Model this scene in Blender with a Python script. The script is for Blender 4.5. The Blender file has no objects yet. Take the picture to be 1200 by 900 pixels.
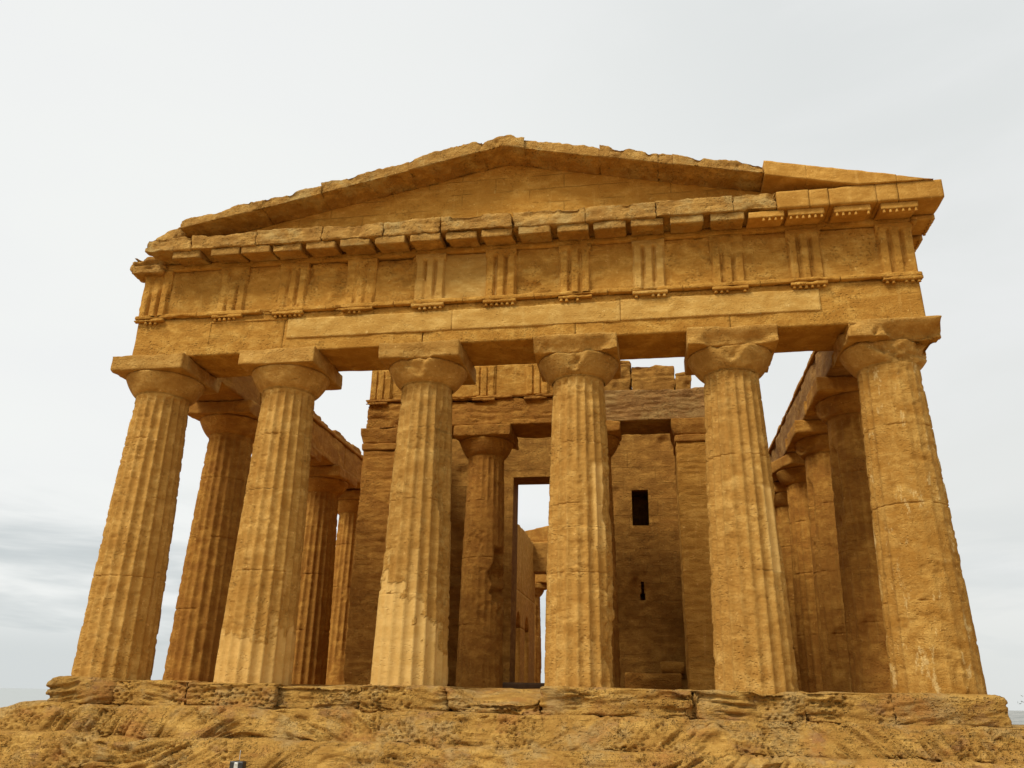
import bpy, math, random
import numpy as np
from mathutils import Matrix, Vector

random.seed(7)
C = bpy.context.scene.collection
S = bpy.context.scene
R = math.radians

# ------------------------------------------------------------------ camera
CX, CY, CZ, YAW, PIT, ROL, FPX = 2.9263, -15.1060, -0.1891, -0.16984, 0.36795, 0.021656, 951.64
cd = bpy.data.cameras.new('camera'); cam = bpy.data.objects.new('camera', cd); C.objects.link(cam)
cy_, sy_ = math.cos(YAW), math.sin(YAW)
fwd = Vector((sy_*math.cos(PIT), cy_*math.cos(PIT), math.sin(PIT)))
rt = Vector((cy_, -sy_, 0)); up = rt.cross(fwd)
r2 = rt*math.cos(ROL) + up*math.sin(ROL); u2 = -rt*math.sin(ROL) + up*math.cos(ROL)
cam.matrix_world = Matrix(((r2.x, u2.x, -fwd.x, CX), (r2.y, u2.y, -fwd.y, CY), (r2.z, u2.z, -fwd.z, CZ), (0, 0, 0, 1)))
cd.sensor_width = 36; cd.lens = 36*FPX/1200; cd.clip_start = .1; cd.clip_end = 60000
S.camera = cam

# ------------------------------------------------------------------ light
S.view_settings.view_transform = 'Standard'; S.view_settings.look = 'None'
S.view_settings.exposure = 0.0; S.view_settings.gamma = 1
S.view_settings.use_curve_mapping = False
SUN_EL, SUN_AZ = R(50), R(218)          # azimuth clockwise from +Y: behind the camera, to the left
sd = bpy.data.lights.new('sun', 'SUN'); so = bpy.data.objects.new('sun', sd); C.objects.link(so)
sd.energy = 3.1; sd.angle = R(20); sd.color = (1, .94, .84)
sdir = Vector((math.sin(SUN_AZ)*math.cos(SUN_EL), math.cos(SUN_AZ)*math.cos(SUN_EL), math.sin(SUN_EL)))
so.rotation_euler = sdir.to_track_quat('Z', 'Y').to_euler()

W = bpy.data.worlds.new('World'); S.world = W; W.use_nodes = True
nt = W.node_tree; nt.nodes.clear()
class N:
    """tiny node helper"""
    def __init__(s, nt): s.nt = nt
    def __call__(s, typ, ins=None, **kw):
        n = s.nt.nodes.new(typ)
        for k, v in kw.items(): setattr(n, k, v)
        for k, v in (ins or {}).items():
            i = n.inputs[k]
            if isinstance(v, bpy.types.NodeSocket): s.nt.links.new(v, i)
            else: i.default_value = v
        return n
    def math(s, op, a, b=0.0, c=0.0, clamp=False):
        n = s('ShaderNodeMath', {0: a, 1: b, 2: c}, operation=op); n.use_clamp = clamp
        return n.outputs[0]
    def rng(s, v, a, b, c=0.0, d=1.0):
        return s('ShaderNodeMapRange', {0: v, 1: a, 2: b, 3: c, 4: d}, interpolation_type='SMOOTHSTEP').outputs[0]
    def mix(s, f, a, b, bt='MIX'):
        n = s.nt.nodes.new('ShaderNodeMix'); n.data_type = 'RGBA'; n.blend_type = bt
        for i, v in ((0, f), (6, a), (7, b)):
            if isinstance(v, bpy.types.NodeSocket): s.nt.links.new(v, n.inputs[i])
            else: n.inputs[i].default_value = v if i == 0 else (*v, 1)
        return n.outputs[2]
    def noise(s, vec, scale, detail=4, rough=.55, dist=0.0):
        return s('ShaderNodeTexNoise', {'Vector': vec, 'Scale': scale, 'Detail': detail, 'Roughness': rough, 'Distortion': dist}).outputs[0]
    def scale(s, vec, sc, loc=(0, 0, 0), rot=(0, 0, 0)):
        return s('ShaderNodeMapping', {'Vector': vec, 'Scale': sc, 'Location': loc, 'Rotation': rot}).outputs[0]

n = N(nt)
gen = n('ShaderNodeTexCoord').outputs['Generated']
sky = n('ShaderNodeTexSky', sky_type='NISHITA', sun_disc=False, sun_elevation=SUN_EL, sun_rotation=SUN_AZ).outputs[0]
sep = n('ShaderNodeSeparateXYZ', {0: gen})
X_, Y_, Z_ = sep.outputs
# an overcast: veil of cloud, paler towards the left, a few low grey bands
veil = n.mix(n.rng(Z_, .05, .75), (8.2, 8.3, 8.05), (7.6, 7.85, 7.8))
glow = n('ShaderNodeVectorMath', {0: gen, 1: (-.62, .72, .30)}, operation='DOT_PRODUCT').outputs['Value']
veil = n.mix(n.rng(glow, .55, 1.0), veil, (9.2, 9.35, 9.15))
soft = n.noise(n.scale(gen, (1.6, 1.6, 4.2)), 1.7, 5, .5, .4)
veil = n.mix(n.rng(soft, .38, .70, 0, .55), veil, (8.9, 9.0, 9.0))
bands = n.noise(n.scale(gen, (1.5, 1.5, 9)), 2.0, 5, .55, .3)
low = n.rng(Z_, .24, .13)
side = n.rng(X_, .35, -.35, .42, 1.0)
veil = n.mix(n.math('MULTIPLY', n.math('MULTIPLY', n.math('MAXIMUM', n.rng(bands, .38, .64), n.rng(Z_, .10, .03, 0, .8)), low), n.math('MULTIPLY', side, .85)), veil, (5.6, 6.05, 6.15))
col = n.mix(.96, sky, veil)
bg = n('ShaderNodeBackground', {'Color': col, 'Strength': .1})
n('ShaderNodeOutputWorld', {'Surface': bg.outputs[0]})

# ------------------------------------------------------------------ numpy noise
def _h(i, j, k, seed):
    with np.errstate(over='ignore'):
        h = (i.astype(np.uint32)*np.uint32(374761393) + j.astype(np.uint32)*np.uint32(668265263) +
             k.astype(np.uint32)*np.uint32(2147483647) + np.uint32((seed*1274126177) & 0xffffffff))
        h = (h ^ (h >> np.uint32(13)))*np.uint32(1274126177)
        h ^= h >> np.uint32(16)
        h = h*np.uint32(2246822519); h ^= h >> np.uint32(15)
    return h.astype(np.float64)/4294967296.0
def vnoise(P, seed=0):
    F = np.floor(P); f = P - F; f = f*f*(3-2*f); I = F.astype(np.int64)
    out = 0
    for dx in (0, 1):
        wx = f[:, 0] if dx else 1-f[:, 0]
        for dy in (0, 1):
            wy = f[:, 1] if dy else 1-f[:, 1]
            for dz in (0, 1):
                wz = f[:, 2] if dz else 1-f[:, 2]
                out = out + wx*wy*wz*_h(I[:, 0]+dx, I[:, 1]+dy, I[:, 2]+dz, seed)
    return out
def fbm(P, f=1.0, octs=4, seed=0, gain=.5):
    s = 0; a = 1; t = 0; P = np.asarray(P)*f
    for o in range(octs):
        s = s + a*vnoise(P + 17.3*o, seed+o*7); t += a; a *= gain; P = P*2.03
    return s/t
def worley(P, seed=0):
    F = np.floor(P).astype(np.int64); best = np.full(len(P), 9.0)
    for dx in (-1, 0, 1):
        for dy in (-1, 0, 1):
            for dz in (-1, 0, 1):
                i, j, k = F[:, 0]+dx, F[:, 1]+dy, F[:, 2]+dz
                d = (i+_h(i, j, k, seed)-P[:, 0])**2 + (j+_h(i, j, k, seed+1)-P[:, 1])**2 + (k+_h(i, j, k, seed+2)-P[:, 2])**2
                best = np.minimum(best, d)
    return np.sqrt(best)
def sst(a, b, x):
    t = np.clip((x-a)/(b-a), 0, 1); return t*t*(3-2*t)

# ------------------------------------------------------------------ mesh helpers
class Geo:
    def __init__(s): s.v = []; s.f = []; s.n = 0; s.att = []
    def add(s, V, F, att=None):
        s.v.append(np.asarray(V, float)); s.f.append(np.asarray(F, np.int64)+s.n); s.n += len(V)
        s.att.append(np.zeros(len(V)) if att is None else att)
        return s
    def arrays(s): return np.vstack(s.v), s.f, np.concatenate(s.att)
def make(name, geo, m, parent=None, smooth=True):
    V, Fs, att = geo.arrays()
    me = bpy.data.meshes.new(name)
    me.vertices.add(len(V)); me.vertices.foreach_set('co', V.ravel())
    loops = np.concatenate([f.ravel() for f in Fs]); tot = np.concatenate([np.full(len(f), f.shape[1]) for f in Fs])
    st = np.concatenate([[0], np.cumsum(tot)[:-1]])
    me.loops.add(len(loops)); me.loops.foreach_set('vertex_index', loops)
    me.polygons.add(len(tot)); me.polygons.foreach_set('loop_start', st); me.polygons.foreach_set('loop_total', tot)
    me.polygons.foreach_set('use_smooth', np.full(len(tot), smooth))
    if att.any():
        a = me.attributes.new('repair', 'FLOAT', 'POINT'); a.data.foreach_set('value', att)
    me.update(calc_edges=True); me.validate()
    me.materials.append(m)
    o = bpy.data.objects.new(name, me); C.objects.link(o); o.parent = parent
    return o
def normals(V, F):
    n = np.zeros_like(V)
    a, b, c, d = (V[F[:, i]] for i in range(4))
    fn = np.cross(c-a, d-b)
    for i in range(4): np.add.at(n, F[:, i], fn)
    return n/(np.linalg.norm(n, axis=1, keepdims=True)+1e-12)
def lattice_box(lo, hi, res, faces='all', maxn=1400):
    lo = np.array(lo, float); hi = np.array(hi, float); d = hi-lo
    r = np.array(res if hasattr(res, '__len__') else (res,)*3, float)
    nn = np.clip(np.ceil(d/r).astype(int), 1, maxn)
    nx, ny, nz = nn
    ids = {}; V = []; F = []
    idx = -np.ones((nx+1, ny+1, nz+1), np.int64)
    g = np.indices(idx.shape)
    on = (g[0] == 0) | (g[0] == nx) | (g[1] == 0) | (g[1] == ny) | (g[2] == 0) | (g[2] == nz)
    idx[on] = np.arange(on.sum())
    P = np.stack([g[0][on]/nx, g[1][on]/ny, g[2][on]/nz], 1)
    def quads(A, flip):
        q = np.stack([A[:-1, :-1], A[1:, :-1], A[1:, 1:], A[:-1, 1:]], -1).reshape(-1, 4)
        return q[:, ::-1] if flip else q
    F = np.vstack([quads(idx[0], True), quads(idx[-1], False), quads(idx[:, 0], False), quads(idx[:, -1], True),
                   quads(idx[:, :, 0], True), quads(idx[:, :, -1], False)])
    return P, F
def rough_box(geo, lo, hi, res=.06, amp=.012, wear=.03, f=3.0, seed=1, mapf=None, bite=0.0, octs=4, layer=0.0, rep=None, axis=None):
    """A weathered stone: a welded lattice box whose edges are worn round by varying amounts, then displaced."""
    lo = np.array(lo, float); hi = np.array(hi, float)
    U, F = lattice_box(lo, hi, res)
    P = lo + U*(hi-lo)
    rr = wear*(.25 + 1.9*sst(.35, .75, fbm(P, f*.9, 3, seed+50)))[:, None]
    rr = np.minimum(rr, (hi-lo).min()*.45)
    inner = np.clip(P, lo+rr, hi-rr); d = P-inner; L = np.linalg.norm(d, axis=1, keepdims=True)
    P = np.where(L > 1e-9, inner + d/np.maximum(L, 1e-9)*rr, P)
    if mapf is not None: P = mapf(P)
    if amp > 0 or bite > 0:
        nv = normals(P, F)
        if axis is not None:
            nv = nv*np.array(axis, float)
        h = amp*2*(fbm(P, f, octs, seed)-.5)
        if layer: h = h - layer*sst(.5, .68, fbm(P*np.array([.7, .7, 5.0]), 3.5, 3, seed+9))
        if bite: h = h - bite*sst(.56, .72, fbm(P, f*.45, 3, seed+20))
        P = P + nv*h[:, None]
    geo.add(P, F, None if rep is None else rep(P))
    return geo
def box_obj(name, lo, hi, m, parent=None, **k):
    return make(name, rough_box(Geo(), lo, hi, **k), m, parent)

# ------------------------------------------------------------------ materials
def stone(name, base=(.62, .335, .066), light=(.76, .465, .125), dark=(.42, .20, .034), grey=None, rough_amt=1.0, pits=.5,
          brick=None, cross=0.0, blotch=.5, redness=0.0, streak=.5, patchy=None, joint=1.0, cracks=.35):
    m = bpy.data.materials.new(name); m.use_nodes = True; nt = m.node_tree; nt.nodes.clear(); n = N(nt)
    pos = n('ShaderNodeNewGeometry').outputs['Position']
    rnd = n('ShaderNodeObjectInfo').outputs['Random']
    rep = n('ShaderNodeAttribute', attribute_name='repair').outputs['Fac']
    big = n.noise(pos, .55, 4, .6)
    mid = n.noise(n.scale(pos, (1, 1, 1.7)), 2.6, 6, .62, .3)
    bed = n.noise(n.scale(pos, (1, 1, 7)), 1.5, 5, .6, .25)
    fine = n.noise(pos, 26, 5, .75)
    col = n.mix(n.rng(mid, .34, .68), dark, base)
    col = n.mix(n.math('MULTIPLY', n.rng(mid, .5, .78), blotch), col, light)
    col = n.mix(n.rng(big, .40, .66, 0, .45), col, dark)
    col = n.mix(n.rng(bed, .48, .66, 0, .28), col, dark)
    vert = n.noise(n.scale(pos, (3.2, 3.2, .22)), 2.0, 4, .6)
    col = n.mix(n.rng(vert, .50, .72, 0, streak*.6), col, dark)
    vert2 = n.noise(n.scale(pos, (4, 4, .35), (3, 8, 1)), 2.0, 4, .6)
    col = n.mix(n.rng(vert2, .56, .74, 0, streak*.6), col, light)
    if redness:
        rd = n.noise(n.scale(pos, (1, 1, 1.6), (9, 2, 4)), 1.3, 4, .6)
        col = n.mix(n.rng(rd, .50, .68, 0, redness), col, (.42, .16, .045))
        pu = n.noise(n.scale(pos, (1, 1, 1.8), (2, 5, 7)), 1.7, 4, .65)
        col = n.mix(n.rng(pu, .54, .70, 0, redness), col, (.26, .13, .075))
    if grey:
        gn = n.noise(n.scale(pos, (1, 1, 1.3), (4, 4, 1)), 1.6, 5, .65)
        col = n.mix(n.rng(gn, .48, .66, 0, .75), col, grey)
    if patchy:
        pn = n.noise(n.scale(pos, (1, 1, .45), (1, 7, 3)), 3.2, 6, .72, .2)
        col = n.mix(n.rng(pn, .57, .64, 0, .7), col, patchy)
    # short horizontal cracks between the beds
    dn = n.noise(n.scale(pos, (1.0, 1.0, 11), (3, 1, 8)), 3.4, 3, .5, .3)
    dash = n.math('MULTIPLY', n.rng(dn, .60, .66), n.rng(n.noise(pos, 1.3, 3, .5), .45, .60, 0, cracks))
    col = n.mix(n.math('MULTIPLY', dash, .55), col, tuple(c*.6 for c in dark))
    # lichen and salt flecks
    fl = n.noise(pos, 9, 5, .75)
    col = n.mix(n.rng(fl, .62, .70, 0, .6), col, tuple(min(1, c*1.25+.03) for c in light))
    col = n.mix(n.rng(fine, .52, .68, 0, .55), col, dark)
    sp12 = n.noise(n.scale(pos, (1, 1, 1.6), (5, 1, 2)), 11, 4, .7)
    col = n.mix(n.rng(sp12, .50, .64, 0, .42), col, dark)
    # repaired, smoother and paler plaster
    pcol = n.mix(n.rng(mid, .3, .7), (.66, .41, .12), (.73, .48, .165))
    col = n.mix(n.math('MULTIPLY', rep, .92), col, pcol)
    v = n.math('MULTIPLY_ADD', rnd, .16, .92)
    col = n('ShaderNodeHueSaturation', {'Color': col, 'Value': v, 'Saturation': 1.0}).outputs[0]
    # relief
    rough = n.math('MULTIPLY', n.math('SUBTRACT', 1.0, n.math('MULTIPLY', rep, .82)), rough_amt)
    vor = n('ShaderNodeTexVoronoi', {'Vector': n.scale(pos, (1, 1, 1.5)), 'Scale': 13.0, 'Randomness': 1.0}).outputs['Distance']
    where = n.rng(n.noise(pos, 1.9, 3, .5), .46, .62)
    pit = n.math('MULTIPLY', n.rng(vor, .34, .16), n.math('MULTIPLY', where, pits))
    vor2 = n('ShaderNodeTexVoronoi', {'Vector': pos, 'Scale': 34.0}).outputs['Distance']
    pit2 = n.math('MULTIPLY', n.rng(vor2, .36, .14), n.math('MULTIPLY', n.rng(n.noise(pos, 3.1, 3, .5), .42, .6), pits*.5))
    h = n.math('MULTIPLY', mid, .45)
    h = n.math('MULTIPLY_ADD', fine, .8, h)
    h = n.math('MULTIPLY_ADD', fl, .95, h)
    h = n.math('MULTIPLY_ADD', bed, .45, h)
    h = n.math('SUBTRACT', h, pit)
    h = n.math('SUBTRACT', h, pit2)
    h = n.math('MULTIPLY_ADD', dash, -.6, h)
    if cross:
        for rot, a in (((0, .55, 0), 1.0), ((0, -.35, 0), .6)):
            cb = n.noise(n.scale(pos, (1.0, 1.0, 13), rot=rot), 1.25, 5, .62, .5)
            h = n.math('MULTIPLY_ADD', cb, cross*a, h)
            col = n.mix(n.rng(cb, .52, .66, 0, .30*a), col, dark)
    h = n.math('MULTIPLY', h, rough)
    if brick:
        sp = n('ShaderNodeSeparateXYZ', {0: pos})
        wob = n.math('MULTIPLY', n.math('SUBTRACT', n.noise(pos, 3, 3, .5), .5), .03)
        bv = n('ShaderNodeCombineXYZ', {0: n.math('ADD', sp.outputs[0], sp.outputs[1]), 1: n.math('ADD', sp.outputs[2], wob)})
        bt = n('ShaderNodeTexBrick', {'Vector': bv.outputs[0], 'Scale': 1.0, 'Mortar Size': .012, 'Mortar Smooth': .6, 'Brick Width': brick[0], 'Row Height': brick[1],
                                      'Color1': (1, 1, 1, 1), 'Color2': (.84, .84, .84, 1), 'Mortar': (.9, .9, .9, 1)})
        jm = n.math('MULTIPLY', bt.outputs['Fac'], n.rng(n.noise(pos, 1.2, 3, .5), .42, .60, 0, joint))
        h = n.math('MULTIPLY_ADD', jm, -1.3, h)
        col = n.mix(n.math('MULTIPLY', jm, .55), col, tuple(c*.45 for c in dark))
        col = n.mix(.5, col, bt.outputs['Color'], 'MULTIPLY')
    bump = n('ShaderNodeBump', {'Strength': 1.0, 'Distance': .035, 'Height': h})
    bs = n('ShaderNodeBsdfPrincipled', {'Base Color': col, 'Roughness': .93, 'Normal': bump.outputs[0]})
    bs.inputs['Specular IOR Level'].default_value = .12
    n('ShaderNodeOutputMaterial', {'Surface': bs.outputs[0]})
    return m
M_col = stone('column_stone', base=(.63, .365, .092), light=(.77, .50, .165), dark=(.43, .215, .043), pits=.7, cracks=.22)
M_colp = stone('column_stone_flecked', base=(.63, .365, .090), pits=.5, cracks=.2, patchy=(.80, .58, .24))
M_wall = stone('wall_stone', base=(.58, .30, .058), pits=.6)
M_fr = stone('frieze_stone', base=(.66, .355, .070), light=(.80, .50, .135), dark=(.46, .215, .034), pits=1.0, rough_amt=.95, blotch=.7)
M_pale = stone('pale_stone', base=(.68, .42, .115), light=(.80, .54, .18), dark=(.52, .28, .06), pits=.55, rough_amt=.7, streak=.3)
M_cor = stone('cornice_stone', grey=(.52, .36, .13), base=(.62, .35, .085), light=(.76, .49, .16), dark=(.38, .19, .042), pits=1.0, rough_amt=1.3)
M_clean = stone('clean_stone', base=(.60, .325, .07), light=(.72, .43, .12), pits=.2, rough_amt=.5)
M_rock = stone('rock', base=(.62, .36, .085), light=(.74, .48, .145), dark=(.40, .21, .045), grey=(.46, .31, .12), pits=1.8, cracks=.9, cross=.7, redness=.5, rough_amt=1.4, streak=.1)
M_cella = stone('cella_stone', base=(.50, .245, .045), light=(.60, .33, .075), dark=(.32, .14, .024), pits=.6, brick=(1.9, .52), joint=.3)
M_cello = stone('cella_ochre_stone', base=(.50, .25, .048), light=(.62, .35, .085), dark=(.31, .14, .026), pits=.8, brick=(1.7, .5), joint=.35, rough_amt=1.1)  # darkened overall: shade inside the porch put into the stone colour
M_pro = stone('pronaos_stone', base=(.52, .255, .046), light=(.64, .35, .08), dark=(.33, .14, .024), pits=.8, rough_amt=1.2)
M_grey = stone('weathered_stone', base=(.42, .23, .07), light=(.52, .32, .12), dark=(.26, .13, .04), grey=(.42, .27, .095), pits=.9, rough_amt=1.3)
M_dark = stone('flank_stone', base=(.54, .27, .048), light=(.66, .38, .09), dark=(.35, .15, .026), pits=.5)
M_rag = stone('ragged_stone', base=(.47, .25, .07), light=(.58, .35, .12), dark=(.27, .13, .038), pits=1.6, rough_amt=1.6)
def plain(name, c, rough=.6, metal=0.0, emit=None, var=.25, sc=6.0):
    m = bpy.data.materials.new(name); m.use_nodes = True; nt = m.node_tree; nt.nodes.clear(); n = N(nt)
    pos = n('ShaderNodeNewGeometry').outputs['Position']
    k = n.noise(pos, sc, 5, .6)
    col = n.mix(n.rng(k, .3, .7), tuple(x*(1-var) for x in c), tuple(min(1, x*(1+var)) for x in c))
    bs = n('ShaderNodeBsdfPrincipled', {'Base Color': col, 'Roughness': rough, 'Metallic': metal})
    n('ShaderNodeOutputMaterial', {'Surface': bs.outputs[0]})
    return m

# ------------------------------------------------------------------ the temple
def empty(name, loc=(0, 0, 0)):
    o = bpy.data.objects.new(name, None); C.objects.link(o); o.location = loc; o.empty_display_size = .5; return o
T = empty('temple')
T['label'] = 'ruined golden stone Doric temple, six front columns under a pediment, on rough rock steps'
T['category'] = 'temple'

CXS = [-7.84, -4.80, -1.64, 1.62, 4.72, 7.73]
H = 6.73
def shaft_geo(seed, R0=.715, R1=.545, z1=5.95, nseg=8, dz=.028, ero=.45, chip=1.0, joints=(1.6, 3.3, 4.8), face=None, rep=None,
              bites=(), flute=.066, top_r=None, lean=None):
    NT = 20*nseg
    zs = list(np.arange(-.16, z1, dz)) + [z1]
    for j in joints: zs += [j-.014, j-.004, j+.004, j+.014]
    zs = np.array(sorted(zs)); zs = zs[(zs >= -.17) & (zs <= z1)]
    th = np.arange(NT)/NT*2*math.pi
    TH, ZZ = np.meshgrid(th, zs); TH = TH.ravel(); ZZ = ZZ.ravel()
    t = ZZ/z1
    rad = R0 + (R1-R0)*t + .018*np.sin(math.pi*t)
    P0 = np.stack([rad*np.cos(TH), rad*np.sin(TH), ZZ], 1) + seed*3.7
    u = (TH/(2*math.pi)*20) % 1.0
    prof = 1-(2*u-1)**2                         # 0 at the arris, 1 in the hollow
    if rep is not None: rp = np.clip(rep(TH, ZZ), 0, 1)
    else: rp = np.zeros(len(TH))
    e = sst(.69-ero*.40, .84-ero*.30, fbm(P0*np.array([1, 1, .7]), 1.3, 3, seed))
    if face is not None: e = np.clip(np.maximum(e, face(TH, ZZ)), 0, 1)
    e = e*(1-rp)
    fd = flute*(1-.75*e)*(1-sst(z1-.16, z1-.02, ZZ))
    r = rad - fd*prof
    r = r - (1-prof)**3*chip*.014*sst(.58, .66, fbm(P0, 7, 4, seed+4))*(1-rp)          # chipped arrises
    r = r - e*.018*fbm(P0, 3.0, 3, seed+5)
    r = r + .008*sst(.25, .5, rp)
    r = r + (1-rp*.9)*((fbm(P0*np.array([1, 1, 2.0]), 8.0, 3, seed+6)-.5)*.011*(.05+1.6*e) + (fbm(P0, 22.0, 2, seed+7)-.5)*.009)
    r = r - (1-rp)*.018*sst(.66, .72, fbm(P0*np.array([.8, .8, 1.6]), 4.0, 3, seed+8))   # spalls
    for j in joints:
        jj = j
        brk = sst(.40, .55, fbm(np.stack([np.cos(TH)*2, np.sin(TH)*2, np.full_like(TH, jj)], 1)+seed, 1.1, 2, seed+3))
        r = r - np.exp(-((ZZ-jj)/.010)**2)*.020*brk
        off = (random.random()-.5)*.008
        r = r + np.where(ZZ > jj, off, 0)
    for (a, z, wa, wz, dep) in bites:
        da = (TH-a+math.pi) % (2*math.pi)-math.pi
        k = np.clip(1-np.sqrt((da/wa)**2+((ZZ-z)/wz)**2)+(fbm(P0, 4, 3, seed+30)-.5)*.9, 0, 1)
        r = r - dep*sst(.0, .35, k)*(.6+.8*fbm(P0, 7, 3, seed+31))
    P = np.stack([r*np.cos(TH), r*np.sin(TH), ZZ], 1)
    nr = len(zs); I = np.arange(nr*NT).reshape(nr, NT); J = np.roll(I, -1, axis=1)
    F = np.stack([I[:-1], J[:-1], J[1:], I[1:]], -1).reshape(-1, 4)
    return Geo().add(P, F, rp)
def echinus_geo(seed, r0=.545, r1=.83, z0=5.93, z1=6.39, dam=0.0, dang=-math.pi/2, dw=.45, nt=110, dlow=0.0):
    zz = []; rr = []
    for k in range(26):
        t = k/25
        if t < .10: zz.append(z0+t*.4*(z1-z0)); rr.append(r0+.012*(k % 2))
        else:
            s = (t-.10)/.90
            zz.append(z0+.04*(z1-z0)+s*.96*(z1-z0)); rr.append(r0+(r1-r0)*min(.62*min(s/.9, 1)+.40*math.sqrt(1-(1-min(s/.9, 1))**2), 1.0)-(.06*((s-.9)/.1)**2 if s > .9 else 0))
    th = np.arange(nt)/nt*2*math.pi
    Z = np.repeat(zz, nt); RR = np.repeat(rr, nt); TH = np.tile(th, 26)
    P0 = np.stack([RR*np.cos(TH), RR*np.sin(TH), Z], 1)+seed*5.1
    r = RR+(fbm(P0, 3.5, 4, seed)-.5)*.016
    if dam:
        da = (TH-dang+math.pi) % (2*math.pi)-math.pi
        s = (Z-z0)/(z1-z0)
        k = sst(-.25, .35, (s-.45+dlow)*1.4 - (np.abs(da)/dw)**1.5 + (fbm(P0, 4, 4, seed+3)-.5)*1.3)
        r = r-dam*k*(.35+1.0*fbm(P0, 6, 4, seed+4))
    P = np.stack([r*np.cos(TH), r*np.sin(TH), Z], 1)
    I = np.arange(26*nt).reshape(26, nt); J = np.roll(I, -1, axis=1)
    F = np.stack([I[:-1], J[:-1], J[1:], I[1:]], -1).reshape(-1, 4)
    g = Geo().add(P, F)
    return g
def column(x, y, sg, eg, ag, m, ms=None, name='column', z=0):
    c = make(name, sg, m, T); c.location = (x, y, z)
    e = make('echinus', eg, ms or m, c); a = make('abacus', ag, ms or m, c)
    return c
def copy_col(c, x, y, rz, m=None):
    d = c.copy(); C.objects.link(d); d.location = (x, y, 0); d.rotation_euler = (0, 0, 0)
    if rz: d.rotation_euler = (0, 0, rz)
    for ch in c.children:
        e = ch.copy(); C.objects.link(e); e.parent = d
    return d

A = .868
def abacus_geo(seed, wear=.03, bite=0, half=A, dam=None, z0=6.37, z1=H, amp=.010):
    def mp(P):
        if dam:
            x0, w, dep = dam
            k = np.clip(1-np.abs((P[:, 0]-x0)/w)+(fbm(P+seed, 5, 3, seed)-.5)*1.0, 0, 1)
            frontish = sst(-half*.6, -half, P[:, 1])
            lowz = sst(z1-.02, z0+.05, P[:, 2])
            P = P.copy(); P[:, 1] += dep*sst(0, .5, k)*frontish*lowz*(.5+.9*fbm(P, 6, 3, seed+2))
        return P
    return rough_box(Geo(), (-half, -half, z0), (half, half, z1), res=.035, amp=amp, wear=wear, f=3.2, seed=seed, bite=bite, mapf=mp)

PI = math.pi
def nz(t, z, f): return fbm(np.stack([np.cos(t)*f, np.sin(t)*f, z*f], 1), 1.0, 4, 77, .6)
front = [
    dict(R0=.745, R1=.575, ero=.30, joints=(1.95, 3.6, 4.9)),
    dict(R0=.735, R1=.565, ero=.25, joints=(2.05, 3.7, 4.9), rep=lambda t, z: .6*sst(1.02, .90, z+1.5*(nz(t, z, 2.6)-.5))),
    dict(R0=.725, R1=.545, ero=.25, joints=(1.6, 3.45, 4.95),
         rep=lambda t, z: .8*np.maximum(sst(.05, -.05, (z-1.15)-.75*np.cos(t+PI*.75)+2.2*(nz(t, z, 3.0)-.5)), sst(.1, 0, np.abs(z-1.9)-.5)*sst(.1, 0, np.abs(t-(2*PI-1.35))-.1)*.6),
         bites=((-.5, 4.5, .35, 1.2, .08), (-.3, 3.2, .30, .6, .09), (-.3, 1.9, .3, .9, .07))),
    dict(R0=.69, R1=.545, ero=.25, joints=(2.0, 2.85, 3.3, 4.55),
         bites=((-.2, 3.3, .5, 1.2, .07), (-.15, 1.9, .5, .6, .10), (-.1, .5, .7, 1.3, .10)),
         rep=lambda t, z: .6*sst(.12, 0, np.abs(z-3.3)-.75)*sst(.12, 0, np.abs(t-(2*PI-.75))-.22)),
    dict(R0=.72, R1=.545, ero=.22, joints=(2.02, 4.2), bites=((-.1, 3.1, .3, .8, .04),), rep=lambda t, z: .85*sst(.1, 0, np.abs(z-2.8)-.75)*sst(.12, 0, np.abs(t-(2*PI-.72))-.2)),
    dict(R0=.735, R1=.565, ero=.30, joints=(1.5, 3.2, 4.7), flute=.05, face=lambda t, z: sst(.25, .0, np.abs(t-(2*PI-1.45))-.85)*(.72-.25*sst(1., .3, z))),
]
cols = []
FT = {2: (.10, -1.55), 3: (.13, -1.62), 4: (.11, -1.75)}
for i, (x, kw) in enumerate(zip(CXS, front)):
    kw = dict(kw); sg = shaft_geo(11+i*5, **kw)
    r1 = kw['R1']
    dam = {0: .0, 1: .03, 2: .10, 3: .15, 4: .13, 5: .22}[i]
    eg = echinus_geo(40+i, r0=r1+.004, r1=.845, dam=dam, dang={5: -1.1, 2: -1.7, 3: -1.62, 4: -1.65}.get(i, -1.6), dw={5: 1.25, 2: .40, 3: .34, 4: .38}.get(i, .5), dlow=.35 if i == 5 else (.28 if i > 2 else .1))
    ag = abacus_geo(70+i, wear=(.05 if i == 0 else .028), bite=(.07 if i == 5 else .02), dam={2: (-.05, .35, .07), 3: (-.15, 1.1, .16), 4: (.15, 1.0, .15), 5: (.45, .9, .3)}.get(i),
                    z0=6.37, amp=.012 if i else .01)
    c = column(x, .75, sg, eg, ag, M_colp if i == 5 else M_col, M_col)
    if i == 0:   # outer upper corner of the far-left capital is worn round
        c['label'] = 'leftmost front column, evenly fluted and standing on a raised block'
    cols.append(c)
cols[1]['label'] = 'second front column from the left, its foot patched with pale plaster'
cols[2]['label'] = 'third front column from the left, lower shaft smoothly repaired in pale plaster'
cols[3]['label'] = 'fourth front column from the left, narrow at the base with a broken right edge'
cols[4]['label'] = 'fifth front column from the left, pale repaired flutes along its right side'
cols[5]['label'] = 'rightmost front column, flutes almost worn flat and flecked with pale patches'

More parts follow.
